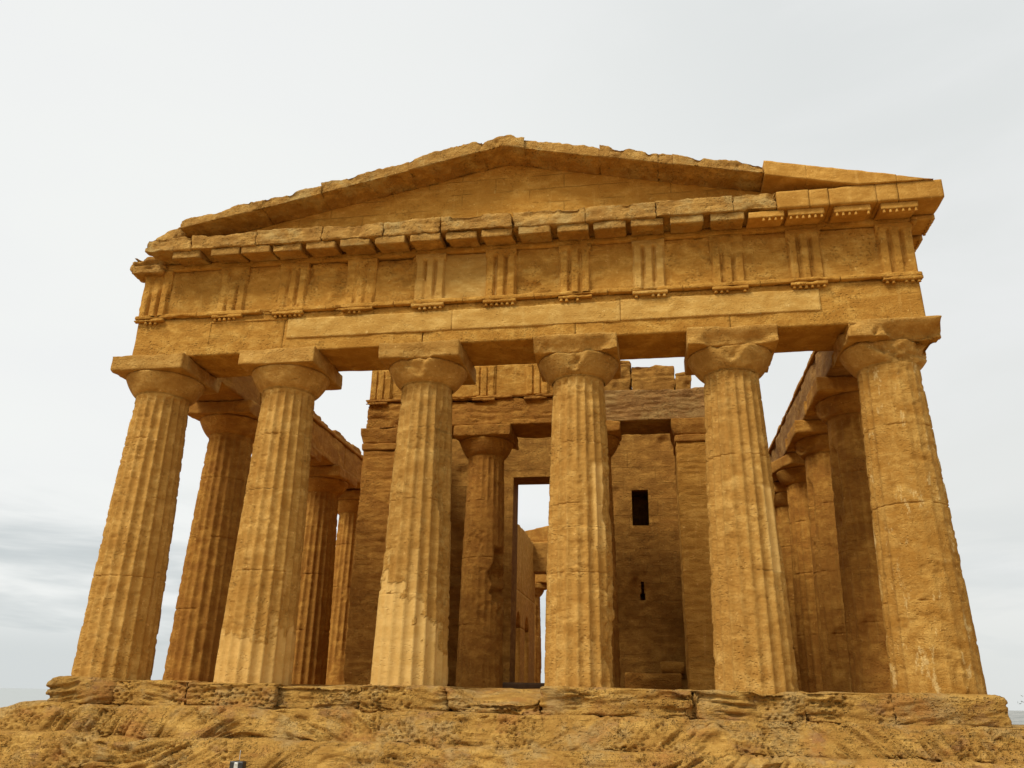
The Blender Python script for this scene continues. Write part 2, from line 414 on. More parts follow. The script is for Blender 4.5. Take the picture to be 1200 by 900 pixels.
# the flanks and the back row: two shafts, copied
fa = column(-7.72, 3.75, shaft_geo(101, .715, .55, nseg=6, dz=.05, ero=.2, flute=.062), echinus_geo(102, .553, .83, nt=72), abacus_geo(103, wear=.05, bite=.04), M_dark)
fb = column(7.70, 3.75, shaft_geo(131, .725, .56, nseg=6, dz=.05, ero=.75, joints=(1.4, 2.9, 4.6), bites=((3.4, 4.5, .3, 1.0, .09), (4.1, 1.0, .5, .6, .06))), echinus_geo(132, .56, .83, nt=72, dam=.10, dang=3.6, dw=.9, dlow=.2), abacus_geo(133, wear=.06, bite=.08), M_dark)
ys = [3.75, 6.85] + [6.85+3.2*k for k in range(1, 9)] + [35.55]
for i, y in enumerate(ys):
    if i: copy_col(fa, -7.72, y, (i*5 % 20)*PI/10)
    if i: copy_col(fb if i % 3 != 2 else fa, 7.70, y, (i*3 % 20)*PI/10 if i % 3 == 2 else [0, .0, .31, -.31, .62][i % 5])
for i, x in enumerate((-7.72, -4.7, -1.6, 1.6, 4.7, 7.70)):
    copy_col((fa, fb)[i % 2], x, 38.67, (i*7 % 20)*PI/10)

# ---- entablature of the front
def frontf(P):   # slight sag / unevenness of the long beam
    P = P.copy(); P[:, 2] += .015*(fbm(P*np.array([.5, .5, .5]), 1, 2, 5)-.5); return P
g = Geo()
edges = [-8.38, -4.80, -1.64, 1.62, 4.72, 8.38]
for i in range(5):
    rough_box(g, (edges[i]+.001, .10+.003*(i % 2), H+.002), (edges[i+1]-.001, 1.42, 7.66), res=.05, amp=.012, wear=.010, f=2.2, seed=200+i, bite=.012)
arch = make('architrave', g, M_fr, T)
g = Geo()
for i, (a, b, z0, z1) in enumerate(((-4.72, -1.0, 7.03, 7.50), (-1.0, 2.55, 7.035, 7.505), (2.55, 6.48, 7.05, 7.53))):
    rough_box(g, (a, .075, z0), (b, .13, z1), res=.04, amp=.014, wear=.012, f=3.5, seed=220+i, bite=.018)
make('pale_repair_strip', g, M_pale, arch)
g = Geo()
rough_box(g, (-6.55, .085, 7.50), (-4.74, .13, 7.545), res=.04, amp=.004, wear=.006, seed=226)
rough_box(g, (-6.59, .085, 7.02), (-6.55, .13, 7.545), res=.03, amp=.004, wear=.006, seed=227)
make('panel_edge', g, M_fr, arch)
g = Geo()
for i in range(11):
    a = -8.44+i*16.88/11; b = a+16.88/11
    rough_box(g, (a, .005, 7.665), (b-.004, .14, 7.76), res=.035, amp=.010, wear=.014, f=5, seed=230+i, bite=.05)
rough_box(g, (-8.43, .145, 7.665), (8.43, 1.44, 7.755), res=.15, amp=.004, wear=.01, seed=229)
make('taenia', g, M_fr, arch)
# frieze slabs between the triglyphs
TR = [-8.09, -6.17, -4.73, -3.13, -1.55, .02, 1.62, 3.17, 4.77, 6.30, 8.06]
for i in range(10):
    a, b = TR[i], TR[i+1]
    pale = i in (4,)
    if i == 2: kw = dict(amp=.055, bite=.08, layer=.02)
    elif i in (3, 5, 7): kw = dict(amp=.035, bite=.06)
    else: kw = dict(amp=.014, bite=.02)
    make('metope', rough_box(Geo(), (a, .135, 7.765), (b-.003, 1.2, 8.90), res=.028 if kw['amp'] > .02 else .04, wear=.01, f=5.0 if kw['amp'] > .02 else 3.2, seed=240+i, **kw), M_pale if pale else M_fr, T)
for a, b, sd0 in ((-8.37, -8.093, 258), (8.063, 8.37, 259)):
    make('metope', rough_box(Geo(), (a, .15, 7.765), (b, 1.2, 8.90), res=.05, wear=.01, amp=.008, seed=sd0), M_fr, T)
def triglyph(x, ero, seed, w=.66, m=None, left_w=None):
    hw = w/2
    us = np.linspace(-hw, hw, 61); zs = np.linspace(7.765, 8.90, 44)
    X, Z = np.meshgrid(us, zs); X = X.ravel(); Z = Z.ravel()
    tt = (X+hw)/w
    dep = np.zeros_like(X)
    for c0, wd in ((1/3-.0, .085), (2/3, .085), (0, .07), (1, .07)):
        dep = np.maximum(dep, np.clip(1-np.abs(tt-c0)/wd, 0, 1))
    dep *= 1.0*sst(8.80, 8.72, Z+.02*np.cos((tt*3 % 1-.5)*PI))
    P = np.stack([X+x, np.full_like(X, .055), Z], 1)
    e = sst(.62-ero*.5, .80-ero*.4, fbm(P, 2.2, 3, seed))
    y = .055 + (.105*dep)*(1-.7*e) + e*.05*fbm(P, 9, 4, seed+1)*1.2 + (fbm(P, 7, 4, seed+2)-.5)*.016
    y = np.minimum(y, .165)
    P[:, 1] = y
    I = np.arange(len(X)).reshape(44, 61)
    F = np.stack([I[:-1, :-1], I[:-1, 1:], I[1:, 1:], I[1:, :-1]], -1).reshape(-1, 4)
    g = Geo().add(P, F)
    # returns to the wall
    for j, s in ((0, 0), (60, 1)):
        e_ = P[I[:, j]]; b_ = e_.copy(); b_[:, 1] = .30
        V = np.vstack([e_, b_]); k = np.arange(43)
        q = np.stack([k, k+1, k+45, k+44], 1); g.add(V, q if s == 0 else q[:, ::-1])
    t = make('triglyph', g, m or M_fr, T)
    g = Geo()
    rough_box(g, (x-hw-.02, -.012, 7.595), (x+hw+.02, .10, 7.662), res=.025, amp=.006, wear=.012, seed=seed+5, bite=.02, f=6)
    for k in range(6):
        if random.random() < .14+ero*.25: continue
        gx = x-hw+.055+k*(w-.11)/5; th = np.arange(10)/10*2*PI
        r = .030+random.random()*.005; z0 = 7.535+random.random()*.015
        V = np.vstack([np.stack([gx+r*1.12*np.cos(th), .045+r*np.sin(th), np.full(10, z0)], 1), np.stack([gx+r*.85*np.cos(th), .045+r*.85*np.sin(th), np.full(10, 7.60)], 1), [[gx, .045, z0-.004]]])
        k1 = np.arange(10); k2 = (k1+1) % 10
        g.add(V, np.stack([k1, k2, k2+10, k1+10], 1)); g.add(V, np.stack([k2, k1, np.full(10, 20)], 1))
    make('regula', g, m or M_fr, t)
ER = [.5, .3, .3, .55, .25, .0, .35, .35, .4, .05, .0]
for i, (x, e) in enumerate(zip(TR, ER)):
    triglyph(x, e, 300+i*9, w=.68 if i not in (0, 10) else .70, m=M_pale if i in (4, 7) else M_fr)
# bed moulding, mutules, corona
g = Geo()
rough_box(g, (-8.45, .075, 8.905), (8.45, 1.3, 9.08), res=(.08, .08, .03), amp=.010, wear=.02, seed=400)
cor = make('cornice', g, M_fr, T)
g = Geo()
cuts = [-8.12, -7.0, -5.45, -3.9, -2.5, -1.2, .35, 1.9, 3.35, 4.9, 5.75]
for i in range(len(cuts)-1):
    dy = random.uniform(-.015, .015); dzt = random.uniform(-.02, .02)
    rough_box(g, (cuts[i]+.001, -.52+dy, 9.085), (cuts[i+1]-.001, 1.2, 9.44+dzt), res=.028, amp=.030, wear=.022, f=5, seed=410+i, bite=.045, layer=.02)
make('corona', g, M_cor, cor)
g = Geo()
cc = [5.75, 6.38, 6.75, 7.65, 8.05]
for i in range(4):
    rough_box(g, (cc[i]+.003, -.54, 9.055), (cc[i+1]-.003, 1.2, 9.45), res=.05, amp=.006, wear=.010, f=3, seed=430+i, bite=.012)
rough_box(g, (8.053, -.545, 9.05), (8.88, 2.2, 9.455), res=.05, amp=.006, wear=.012, f=3, seed=437, bite=.01)
make('restored_corona', g, M_clean, cor)
k = -8.14
mx = []
for i in range(10):
    mx += [TR[i], (TR[i]+TR[i+1])/2]
mx.append(TR[10])
for i, x in enumerate(mx):
    if i < 1: continue
    good = x > 5.4
    w = .335 if not good else .345
    def mp(P):
        P = P.copy(); t = np.clip((P[:, 1]+.58)/.6, 0, 1); P[:, 2] += np.where(P[:, 2] < 8.99, -.03*(1-t)+.065*t, 0); return P
    g = rough_box(Geo(), (x-w, -.475 if good else -.465+random.uniform(-.02, .015), 8.925), (x+w, .058, 9.095 if not good else 9.053), res=.035, amp=.004 if good else .020, wear=.008 if good else .014, f=5, seed=450+i, bite=0 if good else .03, mapf=mp)
    mo = make('mutule', g, M_clean if good else M_cor, cor)
    if good:
        for kk in range(6):
            if random.random() < .2: continue
            gx = x-w+.05+kk*(2*w-.1)/5
            for gy in (-.445,):
                th = np.arange(10)/10*2*PI; r = .028; z0 = 8.845; zt = 8.91
                V = np.vstack([np.stack([gx+r*np.cos(th), gy+r*np.sin(th), np.full(10, z0)], 1), np.stack([gx+r*.8*np.cos(th), gy+r*.8*np.sin(th), np.full(10, zt)], 1), [[gx, gy, z0]]])
                g.add(V, np.stack([np.arange(10), (np.arange(10)+1) % 10, (np.arange(10)+1) % 10+10, np.arange(10)+10], 1)); g.add(V, np.stack([(np.arange(10)+1) % 10, np.arange(10), np.full(10, 20)], 1))
        me = mo.data; mo2 = make('mutule', g, M_clean, cor); bpy.data.objects.remove(mo)
# side mutules under the right return and the broken lumps at the left corner
g = Geo()
for y in (.35, 1.15, 1.95):
    rough_box(g, (8.42, y-.3, 8.93), (8.86, y+.3, 9.034), res=.05, amp=.006, wear=.01, seed=int(500+y*10))
    for kk in range(5):
        yy = y-.24+kk*.12
        rough_box(g, (8.78, yy-.025, 8.88), (8.83, yy+.025, 8.935), res=.05, amp=0, wear=.005, seed=3)
rough_box(g, (8.40, .02, 8.86), (8.50, 2.2, 8.93), res=.08, amp=.006, wear=.01, seed=511)
make('mutule', g, M_clean, cor)
g = Geo()
rough_box(g, (-8.66, -.10, 8.80), (-7.9, 1.25, 9.20), res=.03, amp=.10, wear=.05, f=4.5, seed=521, bite=.14, layer=.08)
rough_box(g, (-8.86, .05, 8.95), (-8.2, 1.9, 9.26), res=.03, amp=.10, wear=.05, f=4.5, seed=523, bite=.12, layer=.08)
make('broken_corner', g, M_cor, cor)

# ---- pediment
def rake_top(x): return 11.40 - np.where(x < .15, .205, .231)*np.abs(x-.15)
g = Geo()
def tym(P):
    P = P.copy(); t = (P[:, 2]-9.40); zt = rake_top(P[:, 0])-.22
    P[:, 2] = 9.40+t*np.maximum(zt-9.40, .02); return P
rough_box(g, (-7.9, .16, 9.38), (7.9, .75, 10.40), res=(.06, .1, .035), amp=.014, wear=.004, f=2.4, seed=540, mapf=tym, bite=.03)
M_tym = stone('tympanum_stone', base=(.70, .375, .072), light=(.84, .52, .14), dark=(.52, .245, .038), pits=.6, rough_amt=1.0, brick=(1.55, .36), joint=.45, blotch=.7)
tymp = make('tympanum', g, M_tym, T)
rk = [(-7.35, -5.42, .00, 0), (-5.42, -4.05, -.02, 0), (-4.05, -2.02, .02, 0), (-2.02, -.38, .06, 0), (-.38, .56, .02, 0),
      (.56, 2.22, .02, 0), (2.22, 3.45, .03, 0), (3.45, 3.76, -.02, 0), (3.76, 5.58, .0, 0), (5.58, 6.38, .05, 1), (6.38, 8.05, .045, 1), (8.05, 8.72, .03, 1)]
for i, (a, b, dz, good) in enumerate(rk):
    th = .25
    y0 = -.52 + random.uniform(-.03, .03) if not good else -.64
    if good: y0 = -.58; th = .30
    tilt = 0 if good else random.uniform(-.02, .03)
    def mp(P, a=a, b=b, dz=dz, th=th, tilt=tilt, good=good, i=i):
        P = P.copy(); t = P[:, 2]
        x = P[:, 0]
        top = rake_top(x)+dz+tilt*(x-(a+b)/2)
        if not good:
            top = top+(fbm(np.stack([x*3.1, P[:, 1]*1.5, x*0+i], 1), 1, 4, 560)-.5)*.20-.01
        thx = th*np.ones_like(x)
        thx = thx-.04*sst(4.5, 7.4, np.abs(x)) if not good else thx-.12*sst(7., 8.7, np.abs(x))
        bot = rake_top(x)+.03-thx-.02
        bot = np.maximum(bot, 9.462)
        P[:, 2] = bot+(top-bot)*t; return P
    gg = Geo()
    rough_box(gg, (a-(.02 if abs(a) < .6 else .005), y0, 0), (b+(.02 if abs(b) < .6 else .005), .9, 1), res=(.033, .05, .10), amp=.0, wear=.0, seed=560+i)
    V, F, _ = gg.arrays(); F = F[0]
    V = mp(V)
    # worn edges: push in along normals with noise, strongest on the top
    nv = normals(V, F)
    am = .010 if good else .035
    hh = am*2*(fbm(V, 7, 4, 580+i)-.5) - (0 if good else .045*sst(.52, .7, fbm(V, 3, 3, 590+i)))
    V = V+nv*hh[:, None]
    make('raking_cornice', Geo().add(V, F), M_clean if good else M_cor, T)
box_obj('raking_cornice', (-8.0, -.38, 9.43), (-7.42, .9, 9.90), M_cor, T, res=.035, amp=.07, wear=.12, f=3.0, seed=601, bite=.10,
        mapf=lambda P: np.stack([P[:, 0], P[:, 1], 9.40+(P[:, 2]-9.40)*np.clip(.45+(P[:, 0]+8.0)*.95, .3, 1.05)], 1))
# horizontal bed of stones on the cornice between
# ---- side entablatures
for s in (-1, 1):
    g = Geo(); x0, x1 = sorted((s*7.05, s*8.38)); n_ = 12
    ye = [1.43, 3.75, 6.85]+[6.85+3.2*k for k in range(1, 9)]+[35.55, 37.95]
    for i in range(len(ye)-1):
        rough_box(g, (x0, ye[i]+.004, H+.003), (x1, ye[i+1]-.004, 7.62), res=.07, amp=.03, wear=.04, f=2.6, seed=620+i+s*40, bite=.07)
    a = make('side_architrave', g, M_rag if s > 0 else M_dark, T)
    g = Geo()
    rough_box(g, (x0-.03, 1.45, 7.63), (x1+.05, 37.95, 7.735), res=(.08, .08, .05), amp=.018, wear=.025, f=3, seed=640+s, bite=.04)
    make('taenia', g, M_dark, a)
    y = 1.5; k = 0
    g = Geo()
    while y < 37.4:
        L = random.uniform(.55, .95); hgt = random.uniform(.10, .28)
        rough_box(g, (x0+.04+random.uniform(0, .08), y, 7.74), (x1-.1, y+L-.02, 7.74+hgt), res=.07, amp=.03, wear=.05, f=3, seed=700+k, bite=.04)
        y += L; k += 1
    make('top_course', g, M_rag if s > 0 else M_dark, a)
    # front corner return of frieze on the sides
    box_obj('frieze_return', (x0+.1, 1.205, 7.77), (x1-.06, 2.3, 8.9 if s > 0 else 8.75), M_fr, T, res=.07, amp=.02, wear=.05, seed=660+s, bite=.05)
# ---- back front, simpler
box_obj('rear_architrave', (-8.38, 38.02, H+.003), (8.38, 39.32, 7.70), M_dark, T, res=.12, amp=.02, wear=.03, seed=680)
box_obj('rear_frieze', (-8.38, 38.05, 7.705), (8.38, 39.30, 8.95), M_dark, T, res=.12, amp=.02, wear=.03, seed=681)
box_obj('rear_cornice', (-8.9, 37.95, 8.955), (8.9, 40.0, 9.42), M_dark, T, res=.12, amp=.04, wear=.06, seed=682, bite=.1)
def ped(P):
    P = P.copy(); t = (P[:, 2]-9.425); P[:, 2] = 9.425+t*np.maximum(11.3-.225*np.abs(P[:, 0])-9.425, .1); return P
box_obj('rear_pediment', (-8.3, 38.3, 9.425), (8.3, 39.9, 10.425), M_dark, T, res=.12, amp=.05, wear=.0, seed=683, mapf=ped)

# ---- pronaos: two columns between antae
PY = 5.5+.80
pa = make('pronaos_column', shaft_geo(801, .60, .50, z1=5.98, dz=.035, ero=.75, nseg=6, joints=(1.5, 3.2, 4.7),
          bites=((-.35, 2.75, .7, .85, .34), (-2.0, 3.4, .5, .5, .06), (-.9, 1.0, .9, 1.0, .03)), flute=.04), M_pro, T)
pa.location = (-1.42, PY, 0)
make('echinus', echinus_geo(802, .50, .74, 5.96, 6.44, nt=72), M_pro, pa); make('abacus', abacus_geo(803, wear=.05, bite=.05, half=.79, z0=6.42, z1=6.735), M_pro, pa)
pa['label'] = 'left pronaos column with a deep bite out of its right side'
pb = make('pronaos_column', shaft_geo(831, .60, .50, z1=5.98, dz=.035, ero=.6, nseg=6, joints=(1.5, 3.2, 4.7), flute=.04), M_pro, T)
pb.location = (1.53, PY, 0)
make('echinus', echinus_geo(832, .50, .74, 5.96, 6.44, nt=72), M_pro, pb); make('abacus', abacus_geo(833, wear=.06, bite=.07, half=.79, z0=6.42, z1=6.735), M_pro, pb)
for s in (-1, 1):
    x0, x1 = (-4.78, -3.74) if s < 0 else (3.74, 4.86)
    an = box_obj('anta', (x0, 5.60, -.02), (x1, 6.9, 6.10), M_pro if s < 0 else M_wall, T, res=.04, amp=.022 if s < 0 else .012, wear=.04 if s < 0 else .02, f=2.5, seed=840+s, bite=.05 if s < 0 else .02, layer=.02)
    g = Geo()
    rough_box(g, (x0-.03, 5.57, 6.105), (x1+.03, 6.93, 6.30), res=.04, amp=.012, wear=.03, seed=844+s, bite=.03)
    def flare(P, x0=x0, x1=x1):
        P = P.copy(); t = np.clip((P[:, 2]-6.30)/.25, 0, 1); xm = (x0+x1)/2; k = 1+.17*t**.8
        P[:, 0] = xm+(P[:, 0]-xm)*k; ym = 6.25; P[:, 1] = ym+(P[:, 1]-ym)*(1+.12*t**.8); return P
    rough_box(g, (x0, 5.60, 6.30), (x1, 6.9, 6.735), res=.035, amp=.012, wear=.03, seed=848+s, mapf=flare, bite=.03)
    make('anta_capital', g, M_pro, an)
# pronaos architrave, frieze on the left half
g = Geo()
pe = [-4.75, 1.5, 4.80]
for i in range(2):
    rough_box(g, (pe[i]+.0, 5.62, 6.738), (pe[i+1]-.001, 6.95, 7.50 if i < 1 else 7.62), res=.035, amp=.03, wear=.03, f=2.6, seed=860+i, bite=.06, layer=.03)
    if i == 0: pa_ = make('pronaos_architrave', g, M_pro, T); g = Geo()
make('pronaos_architrave', g, M_grey, T)
g = Geo()
rough_box(g, (-4.82, 5.55, 7.505), (1.5, 6.9, 7.59), res=.04, amp=.015, wear=.02, f=5, seed=870, bite=.05)
for x in (-4.5, -2.95, -1.42, .05):
    rough_box(g, (x-.33, 5.53, 7.43), (x+.33, 5.63, 7.50), res=.03, amp=.010, wear=.015, f=6, seed=int(880+x*3), bite=.03)
make('taenia', g, M_pro, pa_)
g = rough_box(Geo(), (-4.74, 5.69, 7.595), (1.45, 6.6, 8.55), res=.05, amp=.012, wear=.02, seed=890, bite=.03)
pf = make('pronaos_frieze', g, M_fr, T)
g = Geo()
for xi, x in enumerate((-4.42, -2.92, -1.42, .08)):
    g = Geo()
    rough_box(g, (x-.32, 5.66, 7.597), (x+.32, 5.75, 8.549), res=.08, amp=.006, wear=.01, seed=5)
    for j in range(3):
        rough_box(g, (x-.30+j*.21, 5.615, 7.6), (x-.30+j*.21+.165, 5.70, 8.50), res=.03, amp=.012, wear=.02, f=5, seed=895+xi*3+j, bite=.03)
    make('triglyph', g, M_fr, pf)

# ---- cella walls
def wall_obj(name, boxes, m, seed, parent=T, same=False, **k):
    g = Geo()
    kw = dict(res=.07, amp=.012, wear=.008, f=2.4, bite=.02); kw.update(k)
    for i, (lo, hi) in enumerate(boxes): rough_box(g, lo, hi, seed=seed if same else seed+i, **kw)
    return make(name, g, m, parent)
DY = 9.5
def wall_sheet(g, x0, x1, z0, z1, holes, y, res=.07, seed=900, amp=.03):
    def axis(a, b, cuts):
        c = sorted(set([a, b]+[q for q in cuts if a < q < b])); out = []
        for p, q in zip(c[:-1], c[1:]): out += list(np.linspace(p, q, max(2, int((q-p)/res)+2))[:-1])
        return np.array(out+[b])
    xs = axis(x0, x1, [h[0] for h in holes]+[h[1] for h in holes]); zs = axis(z0, z1, [h[2] for h in holes]+[h[3] for h in holes])
    X, Z = np.meshgrid(xs, zs); I = np.arange(X.size).reshape(X.shape)
    P = np.stack([X.ravel(), np.full(X.size, y), Z.ravel()], 1)
    P[:, 1] += amp*2*(fbm(P, 2.4, 4, seed)-.5)+.018*sst(.54, .68, fbm(P*np.array([.7, .7, 4.0]), 3.0, 3, seed+9))+.10*sst(.6, .72, fbm(P, 1.1, 3, seed+5))
    xc = (xs[:-1]+xs[1:])/2; zc = (zs[:-1]+zs[1:])/2; XC, ZC = np.meshgrid(xc, zc); keep = np.ones(XC.shape, bool)
    for h in holes: keep &= ~((XC > h[0]) & (XC < h[1]) & (ZC > h[2]) & (ZC < h[3]))
    F = np.stack([I[:-1, :-1], I[:-1, 1:], I[1:, 1:], I[1:, :-1]], -1)[keep]
    g.add(P, F)
    for h in holes:
        a, b = np.searchsorted(xs, h[0]-1e-6), np.searchsorted(xs, h[1]-1e-6); c, d = np.searchsorted(zs, h[2]-1e-6), np.searchsorted(zs, h[3]-1e-6)
        ring = list(I[c, a:b])+list(I[c:d, b])+list(I[d, b:a:-1])+list(I[d:c:-1, a])
        A_ = P[ring]; B_ = A_.copy(); B_[:, 1] = y+h[4]; m_ = len(ring); k = np.arange(m_); k2 = (k+1) % m_
        g.add(np.vstack([A_, B_]), np.stack([k, k+m_, k2+m_, k2], 1))
g = Geo()
wall_sheet(g, -4.735, 4.735, 0, 8.6, [(-1.18, 1.24, 0, 6.28, 1.0), (2.485, 2.98, 4.70, 5.80, .22), (2.67, 2.76, 2.72, 3.05, .4), (2.635, 2.785, 2.52, 2.72, .4)], DY)
for k, (lo, hi) in enumerate([
    ((-4.735, DY+.22, 0), (-1.22, DY+1.0, 8.6)), ((-1.218, DY+.22, 6.33), (1.30, DY+1.0, 8.6)), ((1.302, DY+.22, 5.95), (4.735, DY+2.1, 8.6)),
    ((1.245, DY+1.6, 0), (4.735, DY+2.1, 5.948)), ((1.245, DY+1.003, 0), (1.6, DY+1.598, 5.948)), ((4.40, DY+.22, 0), (4.735, DY+1.598, 5.948))]):
    rough_box(g, lo, hi, res=.15, amp=.0, wear=.002, seed=920+k)
make('door_wall', g, M_cello, T)
wall_obj('upper_wall', [((-4.0, DY+.01, 8.605), (2.60, DY+.9, 10.0)), ((2.603, DY, 8.605), (3.98, DY+.9, 9.90)), ((3.983, DY+.01, 8.605), (4.52, DY+.9, 9.62)), ((1.0, DY+.05, 10.005), (2.61, DY+.8, 10.14))], M_cello, 930, res=.04, wear=.05, amp=.035, bite=.09, layer=.03)
for s in (-1, 1):
    x0, x1 = sorted((s*3.85, s*4.74)); g = Geo()
    rough_box(g, (x0, 6.92, 0), (x1, DY-.004, 7.9), res=.09, amp=.02, wear=.03, seed=950+s, bite=.04)
    rough_box(g, (x0+.01, DY+1.005 if s < 0 else DY+2.105, 0), (x1-.005, 13.4, 8.4), res=.10, amp=.02, wear=.05, seed=955+s, bite=.04)
    y = 13.4; i = 0; rr_, hh_ = .72, 3.2
    while y < 31.5:
        rough_box(g, (x0, y+.003, 0), (x1, y+1.6, hh_), res=.10, amp=.015, wear=.02, seed=960+i)       # pier (beside the opening)
        def archm(P, yc=y+1.6+rr_):
            P = P.copy(); d = np.clip(1-((P[:, 1]-yc)/rr_)**2, 0, 1); zb = hh_+rr_*np.sqrt(d)
            t = (P[:, 2]-hh_)/(5.0-hh_); P[:, 2] = zb+(5.0-zb)*t; return P
        rough_box(g, (x0+.003, y+1.603, hh_), (x1-.003, y+1.6+2*rr_, 5.0), res=(.2, .08, .2), amp=.006, wear=0, seed=970+i, mapf=archm)
        rough_box(g, (x0+.001, y+.003, hh_+.002), (x1-.001, y+1.6, 5.0), res=.12, amp=.01, wear=.005, seed=975+i)
        y += 1.6+2*rr_; i += 1
    rough_box(g, (x0, y+.004, 0), (x1, 34.2, 5.0), res=.12, amp=.015, wear=.01, seed=980)
    yy = 13.4
    while yy < 34.1:
        L = min(3.1, 34.2-yy)
        rough_box(g, (x0+.002, yy+.003, 5.003), (x1-.002, yy+L, 8.45+random.uniform(-.05, .15)), res=.10, amp=.015, wear=.05, seed=985+int(yy), bite=.04)
        yy += L
    make('cella_side_wall', g, M_wall if s < 0 else M_cella, T)
box_obj('rear_lintel', (-4.6, 33.3, 6.74), (4.6, 34.3, 8.5), M_cello, T, res=.10, amp=.02, wear=.05, seed=991, bite=.05)
for x in (-1.45, 1.5):
    copy_col(pa, x, 33.8, PI)
box_obj('threshold', (-1.9, DY-.55, .0), (1.9, DY+1.1, .20), plain('dark_timber', (.07, .036, .014), .95), T, res=.08, amp=.004, wear=.01, seed=995)

# ---- stylobate blocks, steps and floor
def bedrock(P, seed, amt=1.0, ang=None):
    """relief of weathered cross-bedded sandstone, along the normal"""
    th = (.45*np.sin(P[:, 0]*.55+seed)+.35*(fbm(P, .35, 2, seed+1)-.5)*4*.5)*(.12 if seed < 1200 else 1)
    s = P[:, 2]*np.cos(th)-P[:, 0]*np.sin(th)*.75
    q = np.stack([P[:, 0]*1.6+seed, P[:, 1]*1.6, s*13], 1)
    lay = fbm(q, 1.15, 4, seed+2)
    mass = fbm(P, 1.7, 3, seed+3)
    h = -.12*amt*sst(.44, .66, lay)*(.25+.75*sst(.42, .62, fbm(P, 1.1, 3, seed+12))) + .17*amt*(mass-.5) + .20*amt*(fbm(P, .8, 2, seed+14)-.5)
    pitm = sst(.46, .60, fbm(P, 1.4, 3, seed+4))
    w = worley(P*np.array([12, 12, 16]), seed)
    h = h - .065*amt*pitm*sst(.50, .20, w)
    h = h + .060*amt*(fbm(P, 6, 5, seed+5, .62)-.5)
    return h
def rock_box(name, lo, hi, m, seed, res=(.022, .05, .02), amt=1.0, wear=.09, parent=T, topcalm=True, mapf=None, label=None):
    lo = np.array(lo, float); hi = np.array(hi, float)
    U, F = lattice_box(lo, hi, res, maxn=1100); P = lo+U*(hi-lo)
    rr = wear*(.35+1.9*sst(.35, .72, fbm(P, 1.5, 3, seed+50)))[:, None]; rr = np.minimum(rr, (hi-lo).min()*.45)
    inner = np.clip(P, lo+rr, hi-rr); d = P-inner; L = np.linalg.norm(d, axis=1, keepdims=True)
    P = np.where(L > 1e-9, inner+d/np.maximum(L, 1e-9)*rr, P)
    if mapf is not None: P = mapf(P)
    nv = normals(P, F); h = bedrock(P, seed, amt)
    if topcalm:
        tz = np.clip(nv[:, 2], 0, 1)**2
        h = h*(1-.62*tz)
    P = P+nv*h[:, None]
    o = make(name, Geo().add(P, F), m, parent)
    if label: o['label'] = label
    return o
sb = [-8.62, -7.22, -5.72, -3.95, -2.3, -.72, 1.0, 3.6, 5.4, 6.75, 8.46]
tp = [.0, -.03, -.045, -.045, -.03, -.02, -.01, -.01, -.005, -.005]
for i in range(len(sb)-1):
    a, b = sb[i], sb[i+1]
    y0 = -.10 + [0, .05, .0, .06, .0, .0, -.06, 0, .02, .0][i]
    zb = -.50
    o = rock_box('stylobate_block', (a-.015, y0, zb), (b+.015, 1.5, tp[i]), M_rock, 1100+i*3, amt=[.6, .85, .9, 1, .85, .8, 1, .8, .75, .55][i], wear=[.10, .05, .05, .045, .05, .10, .06, .05, .045, .05][i],
        mapf=(lambda P: np.stack([P[:, 0], P[:, 1], P[:, 2]-np.clip((P[:, 2]+.5)/.4, 0, 1)*sst(1.5, -.1, P[:, 1])*.27*sst(-.85, -.2, P[:, 0])*sst(1.25, .75, P[:, 0])], 1)) if i == 5 else None)
box_obj('base_fill', (1.05, .06, -.60), (8.36, 1.6, -.12), M_rock, T, res=.2, amp=.01, wear=.02, seed=1151)
box_obj('base_fill', (-8.40, .06, -.60), (-.8, 1.6, -.12), M_rock, T, res=.2, amp=.01, wear=.02, seed=1150)
box_obj('temple_floor', (-8.5, 1.51, -.62), (8.46, 39.4, -.03), M_pro, T, res=.12, amp=.03, wear=.05, f=1.5, seed=1160)
def batter(P, zt, k):
    P = P.copy(); P[:, 1] -= np.clip(zt-P[:, 2], 0, 1)*k*sst(.3, -.2, P[:, 1]); return P
def leftdroop(P):
    P = batter(P, -.5, .45); k = sst(-8.6, -10.2, P[:, 0]); P[:, 2] -= k*.30*np.clip((P[:, 2]+1.1)/.6, 0, 1); return P
rock_box('stepped_base', (-9.75, -.42, -1.10), (9.25, 1.2, -.46), M_rock, 1200, amt=1.0, wear=.17, mapf=leftdroop, label='second step, deeply eroded cross-bedded sandstone below the column blocks')
rock_box('stepped_base', (-10.3, -.95, -1.60), (9.9, .6, -.96), M_rock, 1230, amt=1.15, mapf=lambda P: batter(P, -.96, .4), wear=.2, res=(.024, .05, .022), label='third step of rough pitted sandstone at the foot of the temple')
rock_box('stepped_base', (-10.9, -1.65, -2.05), (10.5, 0, -1.52), M_rock, 1260, amt=1.0, wear=.14, res=(.035, .06, .04))
for s in (-1, 1):
    for k, (w0, z0, z1) in enumerate(((8.45, -1.06, -.5), (9.0, -1.6, -1.0), (9.6, -2.05, -1.5))):
        x0, x1 = sorted((s*(w0-.4), s*(w0+.55)))
        rock_box('side_step', (x0, 1.2-.6*k, z0), (x1, 40.0+.5*k, z1), M_rock, 1300+k*9+s, res=(.09, .12, .09), amt=.8, wear=.1)

